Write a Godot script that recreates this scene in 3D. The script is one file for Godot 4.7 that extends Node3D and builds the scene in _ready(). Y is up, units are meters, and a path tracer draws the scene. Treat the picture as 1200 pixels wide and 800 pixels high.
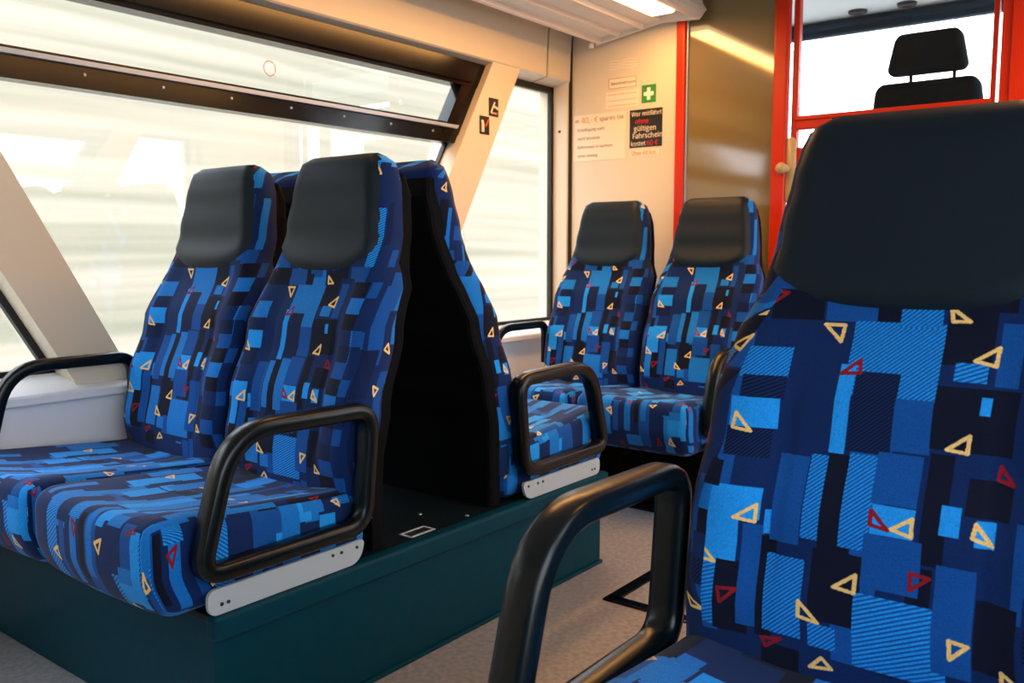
extends Node3D
# Interior of a small diesel railcar: rows of blue patterned seats, slanted window pillars, cab bulkhead.
# The aisle runs along z, the cab is towards -z; CX is the centre line of the car.

const CX := -1.0
const LINING := 1.51
const GLASS := 1.60
const END_Z := -3.75
const BACK_Z := 1.02
const ROW_A := -1.315
const ROW_C := -1.965
const ROW_B := -3.2
const ROW_N := -1.18

var M := {}
var rng := RandomNumberGenerator.new()
var taken := {}

# ------------------------------------------------------------------ helpers
func numbered(n: String) -> String:
	if not taken.has(n):
		taken[n] = 0
		return n
	taken[n] += 1
	return "%s_%03d" % [n, taken[n]]

func thing(called: String, label: String, category: String, at := Vector3.ZERO, turn := 0.0, group := "") -> Node3D:
	var o := Node3D.new()
	o.name = numbered(called)
	add_child(o)
	o.position = at
	o.rotation.y = turn
	tag(o, label, category, group)
	return o

func tag(o: Node, label: String, category: String, group := "") -> void:
	if label != "":
		o.set_meta("label", label)
	if category != "":
		o.set_meta("category", category)
	if group != "":
		o.set_meta("group", group)

func shell(called: String, label: String, category: String) -> Node3D:
	var o := thing(called, label, category)
	o.set_meta("kind", "structure")
	return o

func sgt(smooth := false) -> SurfaceTool:
	var st := SurfaceTool.new()
	st.begin(Mesh.PRIMITIVE_TRIANGLES)
	st.set_smooth_group(0 if smooth else 0xFFFFFFFF)
	return st

func done(st: SurfaceTool, called: String, m: Material, parent: Node, at := Vector3.ZERO) -> MeshInstance3D:
	st.generate_normals()
	var o := MeshInstance3D.new()
	o.mesh = st.commit()
	o.material_override = m
	o.name = called if parent != self else numbered(called)
	o.position = at
	parent.add_child(o, true)
	return o

func inst(mesh: Mesh, called: String, m: Material, parent: Node, at := Vector3.ZERO) -> MeshInstance3D:
	var o := MeshInstance3D.new()
	o.mesh = mesh
	o.material_override = m
	o.name = called
	o.position = at
	parent.add_child(o, true)
	return o

func vtx(st: SurfaceTool, p: Vector3, uv: Vector2) -> void:
	st.set_uv(uv)
	st.add_vertex(p)

func quad(st: SurfaceTool, a: Vector3, b: Vector3, c: Vector3, d: Vector3, ua := Vector2.ZERO, ub := Vector2.ZERO, uc := Vector2.ZERO, ud := Vector2.ZERO) -> void:
	vtx(st, a, ua); vtx(st, b, ub); vtx(st, c, uc)
	vtx(st, a, ua); vtx(st, c, uc); vtx(st, d, ud)

func tri(st: SurfaceTool, a: Vector3, b: Vector3, c: Vector3) -> void:
	vtx(st, a, Vector2(a.x, a.y)); vtx(st, b, Vector2(b.x, b.y)); vtx(st, c, Vector2(c.x, c.y))

# rows of points, joined; each row closed or open
func loft(st: SurfaceTool, rows: Array, uvs: Array, closed := true, flip := false) -> void:
	for j in rows.size() - 1:
		var a: PackedVector3Array = rows[j]
		var b: PackedVector3Array = rows[j + 1]
		var ua: PackedVector2Array = uvs[j]
		var ub: PackedVector2Array = uvs[j + 1]
		var n := a.size()
		for i in (n if closed else n - 1):
			var k := (i + 1) % n
			if flip:
				quad(st, a[k], a[i], b[i], b[k], ua[k], ua[i], ub[i], ub[k])
			else:
				quad(st, a[i], a[k], b[k], b[i], ua[i], ua[k], ub[k], ub[i])

func cap(st: SurfaceTool, row: PackedVector3Array, flip := false) -> void:
	var c := Vector3.ZERO
	for p in row:
		c += p
	c /= row.size()
	for i in row.size():
		var k := (i + 1) % row.size()
		if flip:
			tri(st, c, row[k], row[i])
		else:
			tri(st, c, row[i], row[k])

# what a named bend does to a point of a rounded box
func bent(p: Vector3, how: String) -> Vector3:
	if how == "cushion":
		var up := smoothstep(0.34, 0.44, p.y)
		var ax := absf(p.x)
		p.y += up * (0.045 * clampf(p.z / 0.48, 0.0, 1.0) - 0.014 * (1.0 - pow(p.x / 0.236, 2.0)) * smoothstep(-0.1, 0.1, p.z) * (1.0 - smoothstep(0.3, 0.47, p.z)))
		p.y += up * 0.010 * smoothstep(0.12, 0.17, ax) * (1.0 - smoothstep(0.40, 0.47, p.z))
		if p.z > 0.3:
			p.z += 0.012 * (1.0 - pow(p.x / 0.236, 2.0)) - 0.03 * (1.0 - smoothstep(0.30, 0.40, p.y))
	elif how == "driver_head":
		p.x *= 1.0 - 0.22 * clampf((p.y - 1.335) / 0.19, 0.0, 1.0)
	elif how == "driver_back":
		p.x *= 1.0 - 0.10 * smoothstep(1.05, 1.31, p.y)
		p.z -= 0.12 * (1.31 - p.y)
	return p

func charted(p: Vector3, ax: int) -> Vector2:
	if ax == 0:
		return cloth_uv(0.30 + p.z, p.y - 0.62)
	if ax == 1:
		return cloth_uv(p.x, 0.30 - p.z)
	return cloth_uv(p.x, 0.30 - 0.48 - (0.455 - p.y))

# rounded box between two corners
func rbox(st: SurfaceTool, lo: Vector3, hi: Vector3, r := 0.004, n := 1, bend := "") -> void:
	var c := (lo + hi) / 2.0
	var h := (hi - lo) / 2.0
	r = minf(r, minf(h.x, minf(h.y, h.z)) * 0.999)
	var grid := []
	for ax in 3:
		var g := PackedFloat32Array()
		for i in n + 1:
			g.append(-h[ax] + r * i / n)
		if n > 2:
			for i in range(1, 8):
				g.append(lerpf(-h[ax] + r, h[ax] - r, i / 8.0))
		for i in n + 1:
			g.append(h[ax] - r * (n - i) / n)
		grid.append(g)
	for ax in 3:
		var u := (ax + 1) % 3
		var v := (ax + 2) % 3
		for s in [-1.0, 1.0]:
			var gu: PackedFloat32Array = grid[u]
			var gv: PackedFloat32Array = grid[v]
			for i in gu.size() - 1:
				for j in gv.size() - 1:
					var ps := []
					var ts := []
					for e in [[0, 0], [1, 0], [1, 1], [0, 1]]:
						var p := Vector3.ZERO
						p[ax] = s * h[ax]
						p[u] = gu[i + e[0]]
						p[v] = gv[j + e[1]]
						var inner := p.clamp(-h + Vector3(r, r, r), h - Vector3(r, r, r))
						var d := p - inner
						var q := inner + d.normalized() * r + c
						ts.append(charted(p + c, ax) if bend == "cushion" else Vector2(q[u], q[v]))
						ps.append(bent(q, bend))
					if s > 0:
						quad(st, ps[0], ps[3], ps[2], ps[1], ts[0], ts[3], ts[2], ts[1])
					else:
						quad(st, ps[0], ps[1], ps[2], ps[3], ts[0], ts[1], ts[2], ts[3])

func put(p: Vector2, d: float, axis: String) -> Vector3:
	if axis == "x":
		return Vector3(d, p.y, p.x)
	if axis == "z":
		return Vector3(p.x, p.y, d)
	return Vector3(p.x, d, p.y)

# polygon pts (a, b) stretched along one axis: "x": (z, y), "z": (x, y), "y": (x, z)
func prism(st: SurfaceTool, pts: PackedVector2Array, axis: String, from: float, to: float) -> void:
	var n := pts.size()
	for i in n:
		var k := (i + 1) % n
		quad(st, put(pts[i], from, axis), put(pts[k], from, axis), put(pts[k], to, axis), put(pts[i], to, axis))
	var t := Geometry2D.triangulate_polygon(pts)
	for d in [from, to]:
		for i in range(0, t.size(), 3):
			tri(st, put(pts[t[i]], d, axis), put(pts[t[i + 1]], d, axis), put(pts[t[i + 2]], d, axis))

func cyl(st: SurfaceTool, a: Vector3, b: Vector3, r0: float, r1: float, n := 12) -> void:
	var t := (b - a).normalized()
	var u := t.cross(Vector3.UP if absf(t.y) < 0.9 else Vector3.RIGHT).normalized()
	var v := t.cross(u)
	var ra := PackedVector3Array()
	var rb := PackedVector3Array()
	var uv := PackedVector2Array()
	for i in n:
		var w := TAU * i / n
		ra.append(a + (u * cos(w) + v * sin(w)) * r0)
		rb.append(b + (u * cos(w) + v * sin(w)) * r1)
		uv.append(Vector2(i, 0))
	loft(st, [ra, rb], [uv, uv])
	cap(st, ra, true)
	cap(st, rb)

# corner points of a path in the (z, y) plane, rounded
func rounded(pts: Array, radii: Array, closed := true) -> PackedVector2Array:
	var out := PackedVector2Array()
	var n := pts.size()
	for i in n:
		var p: Vector2 = pts[i]
		if not closed and (i == 0 or i == n - 1):
			out.append(p)
			continue
		var a: Vector2 = pts[(i - 1 + n) % n]
		var b: Vector2 = pts[(i + 1) % n]
		var r: float = radii[i]
		var s := p + (a - p).normalized() * r
		var e := p + (b - p).normalized() * r
		for k in 9:
			var t := k / 8.0
			out.append(s.lerp(p, t).lerp(p.lerp(e, t), t))
	return out

func sweep_zy(st: SurfaceTool, path: PackedVector2Array, x: float, wide: float, thick: float, closed := true) -> void:
	var n := path.size()
	var rows := []
	var uvs := []
	for i in (n + 1 if closed else n):
		var k := i % n
		var pa: Vector2 = path[(k - 1 + n) % n] if closed or k > 0 else path[k]
		var pb: Vector2 = path[(k + 1) % n] if closed or k < n - 1 else path[k]
		var t := (pb - pa).normalized()
		var nn := Vector2(-t.y, t.x)
		var row := PackedVector3Array()
		var uv := PackedVector2Array()
		for j in 16:
			var w := TAU * j / 16.0
			var cx := signf(cos(w)) * pow(absf(cos(w)), 0.62)
			var cy := signf(sin(w)) * pow(absf(sin(w)), 0.62)
			var q: Vector2 = path[k] + nn * cy * thick / 2.0
			row.append(Vector3(x + cx * wide / 2.0, q.y, q.x))
			uv.append(Vector2(j / 16.0, i * 0.1))
		rows.append(row)
		uvs.append(uv)
	loft(st, rows, uvs)
	if not closed:
		cap(st, rows[0], true)
		cap(st, rows[-1])

func lettering(parent: Node, called: String, words: String, high: float, at: Vector3, m: Material, turn := 0.0, bold := false) -> MeshInstance3D:
	var t := TextMesh.new()
	var f := SystemFont.new()
	f.font_names = PackedStringArray(["Droid Sans"])
	f.font_weight = 700 if bold else 400
	t.font = f
	t.text = words
	t.font_size = 48
	t.pixel_size = high / 36.0
	t.depth = 0.0006
	t.curve_step = 4.0
	t.horizontal_alignment = HORIZONTAL_ALIGNMENT_LEFT
	var o := inst(t, called, m, parent, at)
	o.rotation.y = turn
	return o

# ------------------------------------------------------------------ materials
func mat(rgb: Color, rough: float, metal := 0.0, spec := 0.5) -> StandardMaterial3D:
	var m := StandardMaterial3D.new()
	m.albedo_color = rgb
	m.roughness = rough
	m.metallic = metal
	m.metallic_specular = spec
	return m

func noise_image(size: int, freq: float, seed_: int, lo: Color, hi: Color, squash := 1.0, oct := 4) -> Image:
	var n := FastNoiseLite.new()
	n.seed = seed_
	n.noise_type = FastNoiseLite.TYPE_SIMPLEX_SMOOTH
	n.frequency = freq
	n.fractal_octaves = oct
	var im := Image.create(size, size, false, Image.FORMAT_RGB8)
	for y in size:
		for x in size:
			# blended over the edges so that it repeats without a seam
			var fx := float(x) / size
			var a := n.get_noise_2d(x * squash, y)
			var b := n.get_noise_2d((x - size) * squash, y)
			var v := clampf(lerpf(a, b, fx) * 0.9 + 0.5, 0.0, 1.0)
			im.set_pixel(x, y, lo.lerp(hi, v))
	im.generate_mipmaps()
	return im

func triplanar(m: StandardMaterial3D, im: Image, per_metre: float) -> StandardMaterial3D:
	m.albedo_texture = ImageTexture.create_from_image(im)
	m.uv1_triplanar = true
	m.uv1_world_triplanar = true
	m.uv1_scale = Vector3.ONE * per_metre
	return m

const BLUE := {"D": Color(0.010, 0.036, 0.135), "B": Color(0.010, 0.135, 0.330), "M": Color(0.022, 0.290, 0.570), "K": Color(0.050, 0.430, 0.750), "L": Color(0.100, 0.560, 0.890)}

func paint(im: Image, kind: String, x: int, y: int, w: int, h: int, slope: int) -> void:
	var a: Color = BLUE["B"]
	var b: Color = BLUE["B"]
	if kind == "S":
		a = BLUE["L"]; b = BLUE["M"]
	elif kind == "T":
		a = BLUE["B"]; b = BLUE["D"]
	else:
		a = BLUE[kind]; b = a
	for j in h:
		for i in w:
			var stripe := posmod(i * slope + j * 2, 16) < 7
			im.set_pixel(posmod(x + i, im.get_width()), posmod(y + j, im.get_height()), b if stripe else a)

func woven_triangle(im: Image, c: Color, p: Array) -> void:
	var a: Vector2 = p[0]
	var b: Vector2 = p[1]
	var d: Vector2 = p[2]
	var lo := a.min(b).min(d) - Vector2(6, 6)
	var hi := a.max(b).max(d) + Vector2(6, 6)
	for y in range(int(lo.y), int(hi.y)):
		for x in range(int(lo.x), int(hi.x)):
			var q := Vector2(x, y)
			var near := INF
			for e in [[a, b], [b, d], [d, a]]:
				near = minf(near, q.distance_to(Geometry2D.get_closest_point_to_segment(q, e[0], e[1])))
			if near < 3.3:
				im.set_pixel(posmod(x, im.get_width()), posmod(y, im.get_height()), c)

# the woven pattern of the seat covers: 0.75 m wide; the upper half is cut for backrests, the lower, in lighter blues painting in window light, for cushions
func fabric_image() -> Image:
	var s := 1024
	var im := Image.create(s, 2 * s, false, Image.FORMAT_RGB8)
	im.fill(BLUE["B"])
	rng.seed = 41
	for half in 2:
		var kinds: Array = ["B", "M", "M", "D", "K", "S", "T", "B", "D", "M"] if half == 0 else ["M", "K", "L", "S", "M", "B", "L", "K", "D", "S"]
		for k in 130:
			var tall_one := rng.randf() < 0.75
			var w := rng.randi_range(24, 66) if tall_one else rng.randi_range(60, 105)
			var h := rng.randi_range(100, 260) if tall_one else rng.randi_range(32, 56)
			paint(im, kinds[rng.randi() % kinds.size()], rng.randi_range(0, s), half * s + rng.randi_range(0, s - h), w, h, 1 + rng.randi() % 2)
	var yellow := Color(0.93, 0.76, 0.46)
	var crimson := Color(0.52, 0.07, 0.13)
	for x in range(0, 575, 64):
		paint(im, ["B", "M", "B", "B"][(x / 64) % 4], x, 240, 64, 645, 1)
	for k in 13:
		paint(im, ["D", "K", "D", "B", "T", "M"][k % 6], 592 + (k % 3) * 4, 250 + k * 50, 66, 50, 2)
		paint(im, ["M", "B", "B"][k % 3], 664, 250 + k * 50, 34, 50, 1)
	for r in [["D",149,209,91,58],["M",244,212,84,55],["D",329,228,37,39],["D",437,217,71,119],["B",135,286,61,35],["S",114,323,86,60],["T",122,379,77,46],["L",108,423,85,60],["T",105,484,81,56],["B",215,275,73,246],["S",295,265,142,140],["L",285,348,25,167],["T",312,359,69,149],["M",380,402,58,96],["D",437,373,118,112],["L",502,387,15,31],["S",458,331,47,33],["M",516,258,33,110],["S",366,238,64,35],["L",62,595,125,61],["L",84,652,68,100],["S",76,749,51,125],["D",119,741,61,139],["M",160,664,37,197],["L",195,634,22,47],["D",193,684,28,191],["M",206,528,52,164],["S",205,717,66,145],["S",260,521,41,155],["D",288,516,52,179],["D",282,690,79,129],["S",321,511,46,168],["M",364,502,68,88],["L",368,592,64,52],["D",441,493,35,190],["D",428,689,35,81],["M",360,645,86,97],["S",353,754,135,131],["L",467,576,28,50],["D",499,526,65,62],["L",516,592,29,44],["D",525,723,61,114],["S",283,826,44,43],["M",468,677,55,181],["D",56,552,54,49]]:
		paint(im, r[0], r[1], r[2], r[3], r[4], 2 if (r[1] + r[2]) % 3 else 1)
	for t in [["Y",245,274,278,274,275,306],["Y",440,234,444,258,469,257],["Y",515,301,484,326,514,333],["Y",118,456,114,486,147,490],["Y",492,455,462,483,491,486],["Y",179,626,142,655,179,659],["Y",81,713,80,746,115,747],["Y",428,607,399,630,429,638],["Y",516,598,513,621,541,630],["Y",352,724,320,753,352,756],["Y",267,792,267,819,299,823],["Y",493,798,518,801,494,828],["R",314,338,287,365,317,362],["R",143,212,173,215,149,235],["R",57,624,55,650,92,653],["R",367,603,367,628,394,633],["R",126,795,158,792,132,822],["R",432,701,459,704,433,730],["R",540,501,538,523,562,527],["R",204,878,237,871,211,893]]:
		woven_triangle(im, yellow if t[0] == "Y" else crimson, [Vector2(t[1], t[2]), Vector2(t[3], t[4]), Vector2(t[5], t[6])])
	for k in 44:
		var c := Vector2(rng.randf() * s, rng.randf() * 2.0 * s)
		if c.x < 590 and c.y > 200 and c.y < 890:
			continue
		var t := rng.randf() * TAU
		woven_triangle(im, yellow if k % 3 else crimson, [c, c + Vector2(29, 0).rotated(t), c + Vector2(26, 23).rotated(t)])
	# thread grain
	rng.seed = 7
	for y in 2 * s:
		for x in s:
			var c := im.get_pixel(x, y)
			var g := 0.86 + 0.28 * rng.randf()
			im.set_pixel(x, y, Color(c.r * g, c.g * g, c.b * g))
	im.generate_mipmaps()
	return im

func make_materials() -> void:
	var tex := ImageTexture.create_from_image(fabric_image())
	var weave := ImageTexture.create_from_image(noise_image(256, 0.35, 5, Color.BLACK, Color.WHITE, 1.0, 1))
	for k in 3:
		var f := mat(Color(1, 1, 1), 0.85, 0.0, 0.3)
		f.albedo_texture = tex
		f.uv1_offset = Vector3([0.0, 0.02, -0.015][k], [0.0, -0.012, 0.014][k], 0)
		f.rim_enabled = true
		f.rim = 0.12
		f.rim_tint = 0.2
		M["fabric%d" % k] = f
	M.leather = mat(Color(0.04, 0.105, 0.145), 0.5, 0.0, 0.33)
	M.leather.heightmap_enabled = true
	M.leather.heightmap_texture = weave
	M.leather.heightmap_scale = 0.02
	M.leather.uv1_scale = Vector3(6, 6, 6)
	M.shell = mat(Color(0.025, 0.028, 0.04), 0.75, 0.0, 0.2)
	M.arm = mat(Color(0.020, 0.055, 0.068), 0.27, 0.0, 0.38)
	M.plate = mat(Color(0.64, 0.69, 0.72), 0.45)
	M.screw = mat(Color(0.30, 0.31, 0.33), 0.3, 0.9)
	M.podium = triplanar(mat(Color(1, 1, 1), 0.45, 0.0, 0.2), noise_image(256, 0.05, 3, Color(0.010, 0.205, 0.260), Color(0.014, 0.225, 0.280)), 1.5)
	M.podium_top = mat(Color(0.03, 0.075, 0.095), 0.5, 0.0, 0.3)
	M.floor = triplanar(mat(Color(1, 1, 1), 0.22, 0.0, 0.65), noise_image(512, 0.08, 9, Color(0.53, 0.53, 0.54), Color(0.64, 0.63, 0.64), 1.0, 4), 1.1)
	M.cream = mat(Color(0.83, 0.78, 0.685), 0.45)
	M.lining = mat(Color(0.88, 0.89, 0.91), 0.5)
	M.ceiling = mat(Color(0.84, 0.80, 0.74), 0.4)
	M.red = mat(Color(0.75, 0.17, 0.05), 0.32, 0.0, 0.35)
	M.black = mat(Color(0.022, 0.030, 0.040), 0.16, 0.0, 0.36)
	M.rubber = mat(Color(0.03, 0.03, 0.032), 0.6)
	M.brown = mat(Color(0.47, 0.415, 0.26), 0.08, 0.0, 0.75)
	M.glass = mat(Color(0.95, 1.0, 0.98, 0.01), 0.0)
	M.glass.transparency = BaseMaterial3D.TRANSPARENCY_ALPHA
	M.door_glass = mat(Color(0.95, 1.0, 0.98, 0.0), 0.0, 0.0, 0.28)
	M.door_glass.transparency = BaseMaterial3D.TRANSPARENCY_ALPHA
	M.diffuser = mat(Color(0.95, 0.93, 0.9), 0.4)
	M.diffuser.emission_enabled = true
	M.diffuser.emission = Color(1.0, 0.86, 0.66)
	M.diffuser.emission_energy_multiplier = 5.0
	M.cab_seat = mat(Color(0.035, 0.075, 0.10), 0.85, 0.0, 0.2)
	M.cab = mat(Color(0.86, 0.89, 0.90), 0.5)
	M.visor = mat(Color(0.10, 0.19, 0.27), 0.6, 0.0, 0.3)
	M.white = mat(Color(0.92, 0.90, 0.86), 0.4)
	M.ink = mat(Color(0.06, 0.055, 0.05), 0.5)
	M.grey_ink = mat(Color(0.45, 0.40, 0.34), 0.5)
	M.gold_ink = mat(Color(0.80, 0.55, 0.22), 0.5)
	M.red_ink = mat(Color(0.80, 0.10, 0.08), 0.5)
	M.pale_red = mat(Color(0.82, 0.58, 0.50), 0.5)
	M.faint = mat(Color(0.93, 0.82, 0.77), 0.5)
	M.orange_ink = mat(Color(0.85, 0.42, 0.10), 0.5)
	M.green = mat(Color(0.20, 0.52, 0.20), 0.4)
	M.film = mat(Color(0.90, 0.84, 0.74), 0.3)
	M.bone = mat(Color(0.70, 0.61, 0.44), 0.35)
	M.steel = mat(Color(0.66, 0.71, 0.77), 0.35, 0.5)
	M.dark_board = mat(Color(0.08, 0.09, 0.08), 0.35)
	var bank := noise_image(512, 0.035, 21, Color(0.385, 0.37, 0.30), Color(0.575, 0.52, 0.455), 0.06, 5)
	M.bank = mat(Color(1, 1, 1), 0.95)
	M.bank.albedo_texture = ImageTexture.create_from_image(bank)
	M.gravel = triplanar(mat(Color(1, 1, 1), 0.95), noise_image(256, 0.2, 33, Color(0.56, 0.55, 0.53), Color(0.74, 0.72, 0.70)), 0.5)

# ------------------------------------------------------------------ seats
func curve(table: Array, y: float) -> float:
	for i in table.size() - 1:
		if y <= table[i + 1][0]:
			var t := clampf((y - table[i][0]) / (table[i + 1][0] - table[i][0]), 0.0, 1.0)
			return lerpf(table[i][1], table[i + 1][1], t * t * (3.0 - 2.0 * t))
	return table[-1][1]

const HALF := [[0.38, 0.232], [0.62, 0.238], [0.80, 0.232], [0.90, 0.218], [0.99, 0.188], [1.06, 0.179], [1.13, 0.168], [1.175, 0.159], [1.198, 0.150], [1.211, 0.136], [1.218, 0.118]]
const FRONT := [[0.38, 0.004], [0.50, 0.0], [0.64, -0.026], [0.80, -0.078], [0.95, -0.135], [1.05, -0.168], [1.15, -0.184], [1.19, -0.194], [1.218, -0.215]]
const DEEP := [[0.38, 0.10], [0.95, 0.098], [1.15, 0.092], [1.19, 0.078], [1.218, 0.035]]

func tall(row: PackedVector3Array) -> PackedVector3Array:
	for k in row.size():
		if row[k].y > 0.95:
			row[k].y = 0.95 + (row[k].y - 0.95) * 1.075
	return row

func half_at(y: float) -> float:
	return curve(HALF, y)

func bolster(x: float, y: float) -> float:
	var on := smoothstep(0.44, 0.56, y) * (1.0 - smoothstep(0.88, 1.0, y))
	var ax := absf(x)
	return on * (0.016 * smoothstep(0.115, 0.165, ax) - 0.005 * exp(-pow((ax - 0.118) / 0.006, 2.0)))

func front_at(x: float, y: float) -> float:
	var w := half_at(y)
	var r := minf(0.038, curve(DEEP, y) * 0.45)
	var z := curve(FRONT, y)
	var over := absf(x) - (w - r)
	if over > 0.0:
		z -= r - sqrt(maxf(r * r - over * over, 0.0))
	return z + bolster(x, y)

func cloth_uv(u: float, y: float) -> Vector2:
	return Vector2((u + 0.27) / 0.75, (1.13 - y) / 1.5)

func backrest_mesh() -> Mesh:
	var st := sgt(true)
	var rows := []
	var uvs := []
	var ys := PackedFloat32Array()
	for i in 27:
		ys.append(lerpf(0.38, 1.15, i / 26.0))
	ys.append_array([1.165, 1.18, 1.19, 1.2, 1.208, 1.214, 1.218])
	var xs := [-0.93, -0.8, -0.66, -0.55, -0.51, -0.48, -0.35, -0.18, 0.0, 0.18, 0.35, 0.48, 0.51, 0.55, 0.66, 0.8, 0.93]
	for y in ys:
		var w := half_at(y)
		var d := curve(DEEP, y)
		var zf := curve(FRONT, y)
		var r := minf(0.038, d * 0.45)
		var row := PackedVector3Array()
		for k in xs.size():
			var x: float = xs[k] * (w - r) / 0.93
			row.append(Vector3(x, y, front_at(x, y)))
		for k in range(1, 6):
			var a := k / 5.0 * PI / 2.0
			row.append(Vector3(w - r + r * sin(a), y, zf - r + r * cos(a) + bolster(w, y) * cos(a)))
		row.append(Vector3(w, y, zf - d + r * 0.4))
		row.append(Vector3(w - r * 0.4, y, zf - d))
		row.append(Vector3(-w + r * 0.4, y, zf - d))
		row.append(Vector3(-w, y, zf - d + r * 0.4))
		for k in range(5, 0, -1):
			var a := k / 5.0 * PI / 2.0
			row.append(Vector3(-w + r - r * sin(a), y, zf - r + r * cos(a) + bolster(w, y) * cos(a)))
		row.append(row[0])
		var uv := PackedVector2Array()
		var run := 0.0
		for k in row.size():
			if k > 0:
				run += row[k].distance_to(row[k - 1])
			uv.append(cloth_uv(run - (w - r), y))
		rows.append(tall(row))
		uvs.append(uv)
	loft(st, rows, uvs, false)
	cap(st, rows[-1])
	cap(st, rows[0], true)
	st.generate_normals()
	return st.commit()

func headrest_mesh() -> Mesh:
	var st := sgt(true)
	var rows := []
	var uvs := []
	for j in 17:
		var t := j / 16.0
		var row := PackedVector3Array()
		var uv := PackedVector2Array()
		for i in 25:
			var s := (i / 24.0) * 2.0 - 1.0
			var bottom := 0.950 + 0.055 * pow(absf(s), 2.8)
			var y := lerpf(bottom, 1.216, t)
			var x := s * (half_at(y) - 0.006)
			var rim := minf(1.0, minf((1.0 - absf(s)) * 9.0, t * 10.0))
			var puff := -0.004 + 0.015 * sqrt(clampf(rim, 0.0, 1.0)) * (1.0 if t < 0.97 else 0.6)
			row.append(Vector3(x, y + (0.004 if t > 0.9 else 0.0), front_at(x, y) + puff))
			uv.append(Vector2(x, y))
		rows.append(tall(row))
		uvs.append(uv)
	# over the top, down behind
	for e in [[1.221, -0.225], [1.214, -0.247], [1.17, -0.272], [1.12, -0.275]]:
		var row := PackedVector3Array()
		var uv := PackedVector2Array()
		for i in 25:
			var s := (i / 24.0) * 2.0 - 1.0
			row.append(Vector3(s * (half_at(minf(e[0], 1.216)) - 0.002), e[0], e[1]))
			uv.append(Vector2(s * 0.1, e[0] + 0.1))
		rows.append(tall(row))
		uvs.append(uv)
	loft(st, rows, uvs, false)
	st.generate_normals()
	return st.commit()

func back_shell_mesh() -> Mesh:
	var st := sgt(false)
	# a full-width moulded skin behind the cloth, down to the platform
	var rows := []
	var uvs := []
	for i in 21:
		var y := lerpf(0.302, 1.172, i / 20.0)
		var yy := maxf(y, 0.38)
		var w := half_at(yy) - 0.004
		var za := curve(FRONT, yy) - curve(DEEP, yy) + 0.012
		var zb := za - 0.040 + 0.012 * smoothstep(1.12, 1.172, y)
		rows.append(tall(PackedVector3Array([Vector3(-w, y, za), Vector3(w, y, za), Vector3(w, y, zb + 0.012), Vector3(w - 0.004, y, zb + 0.004), Vector3(w - 0.012, y, zb), Vector3(-w + 0.012, y, zb), Vector3(-w + 0.004, y, zb + 0.004), Vector3(-w, y, zb + 0.012)])))
		uvs.append(PackedVector2Array([Vector2(0, y), Vector2(0.5, y), Vector2(0.6, y), Vector2(0.63, y), Vector2(0.65, y), Vector2(1, y), Vector2(1, y), Vector2(1, y)]))
	loft(st, rows, uvs)
	cap(st, rows[-1])
	cap(st, rows[0], true)
	st.generate_normals()
	return st.commit()

func cushion_mesh() -> Mesh:
	var st := sgt(true)
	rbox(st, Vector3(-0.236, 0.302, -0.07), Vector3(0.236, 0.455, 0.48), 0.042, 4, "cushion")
	st.generate_normals()
	return st.commit()

func arm_mesh(x: float, lift: float) -> Mesh:
	var st := sgt(true)
	var path := rounded([Vector2(0.398, 0.386 + lift), Vector2(0.318, 0.654 + lift), Vector2(-0.048, 0.648 + lift), Vector2(-0.022, 0.386 + lift)], [0.055, 0.10, 0.055, 0.055])
	sweep_zy(st, path, x, 0.048, 0.039)
	st.generate_normals()
	return st.commit()

func wall_arm_mesh(x: float) -> Mesh:
	var st := sgt(true)
	var path := rounded([Vector2(0.36, 0.47), Vector2(0.30, 0.695), Vector2(-0.05, 0.695), Vector2(-0.05, 0.52)], [0.0, 0.10, 0.05, 0.0], false)
	sweep_zy(st, path, x, 0.032, 0.034, false)
	st.generate_normals()
	return st.commit()

var seat_parts := {}

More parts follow.
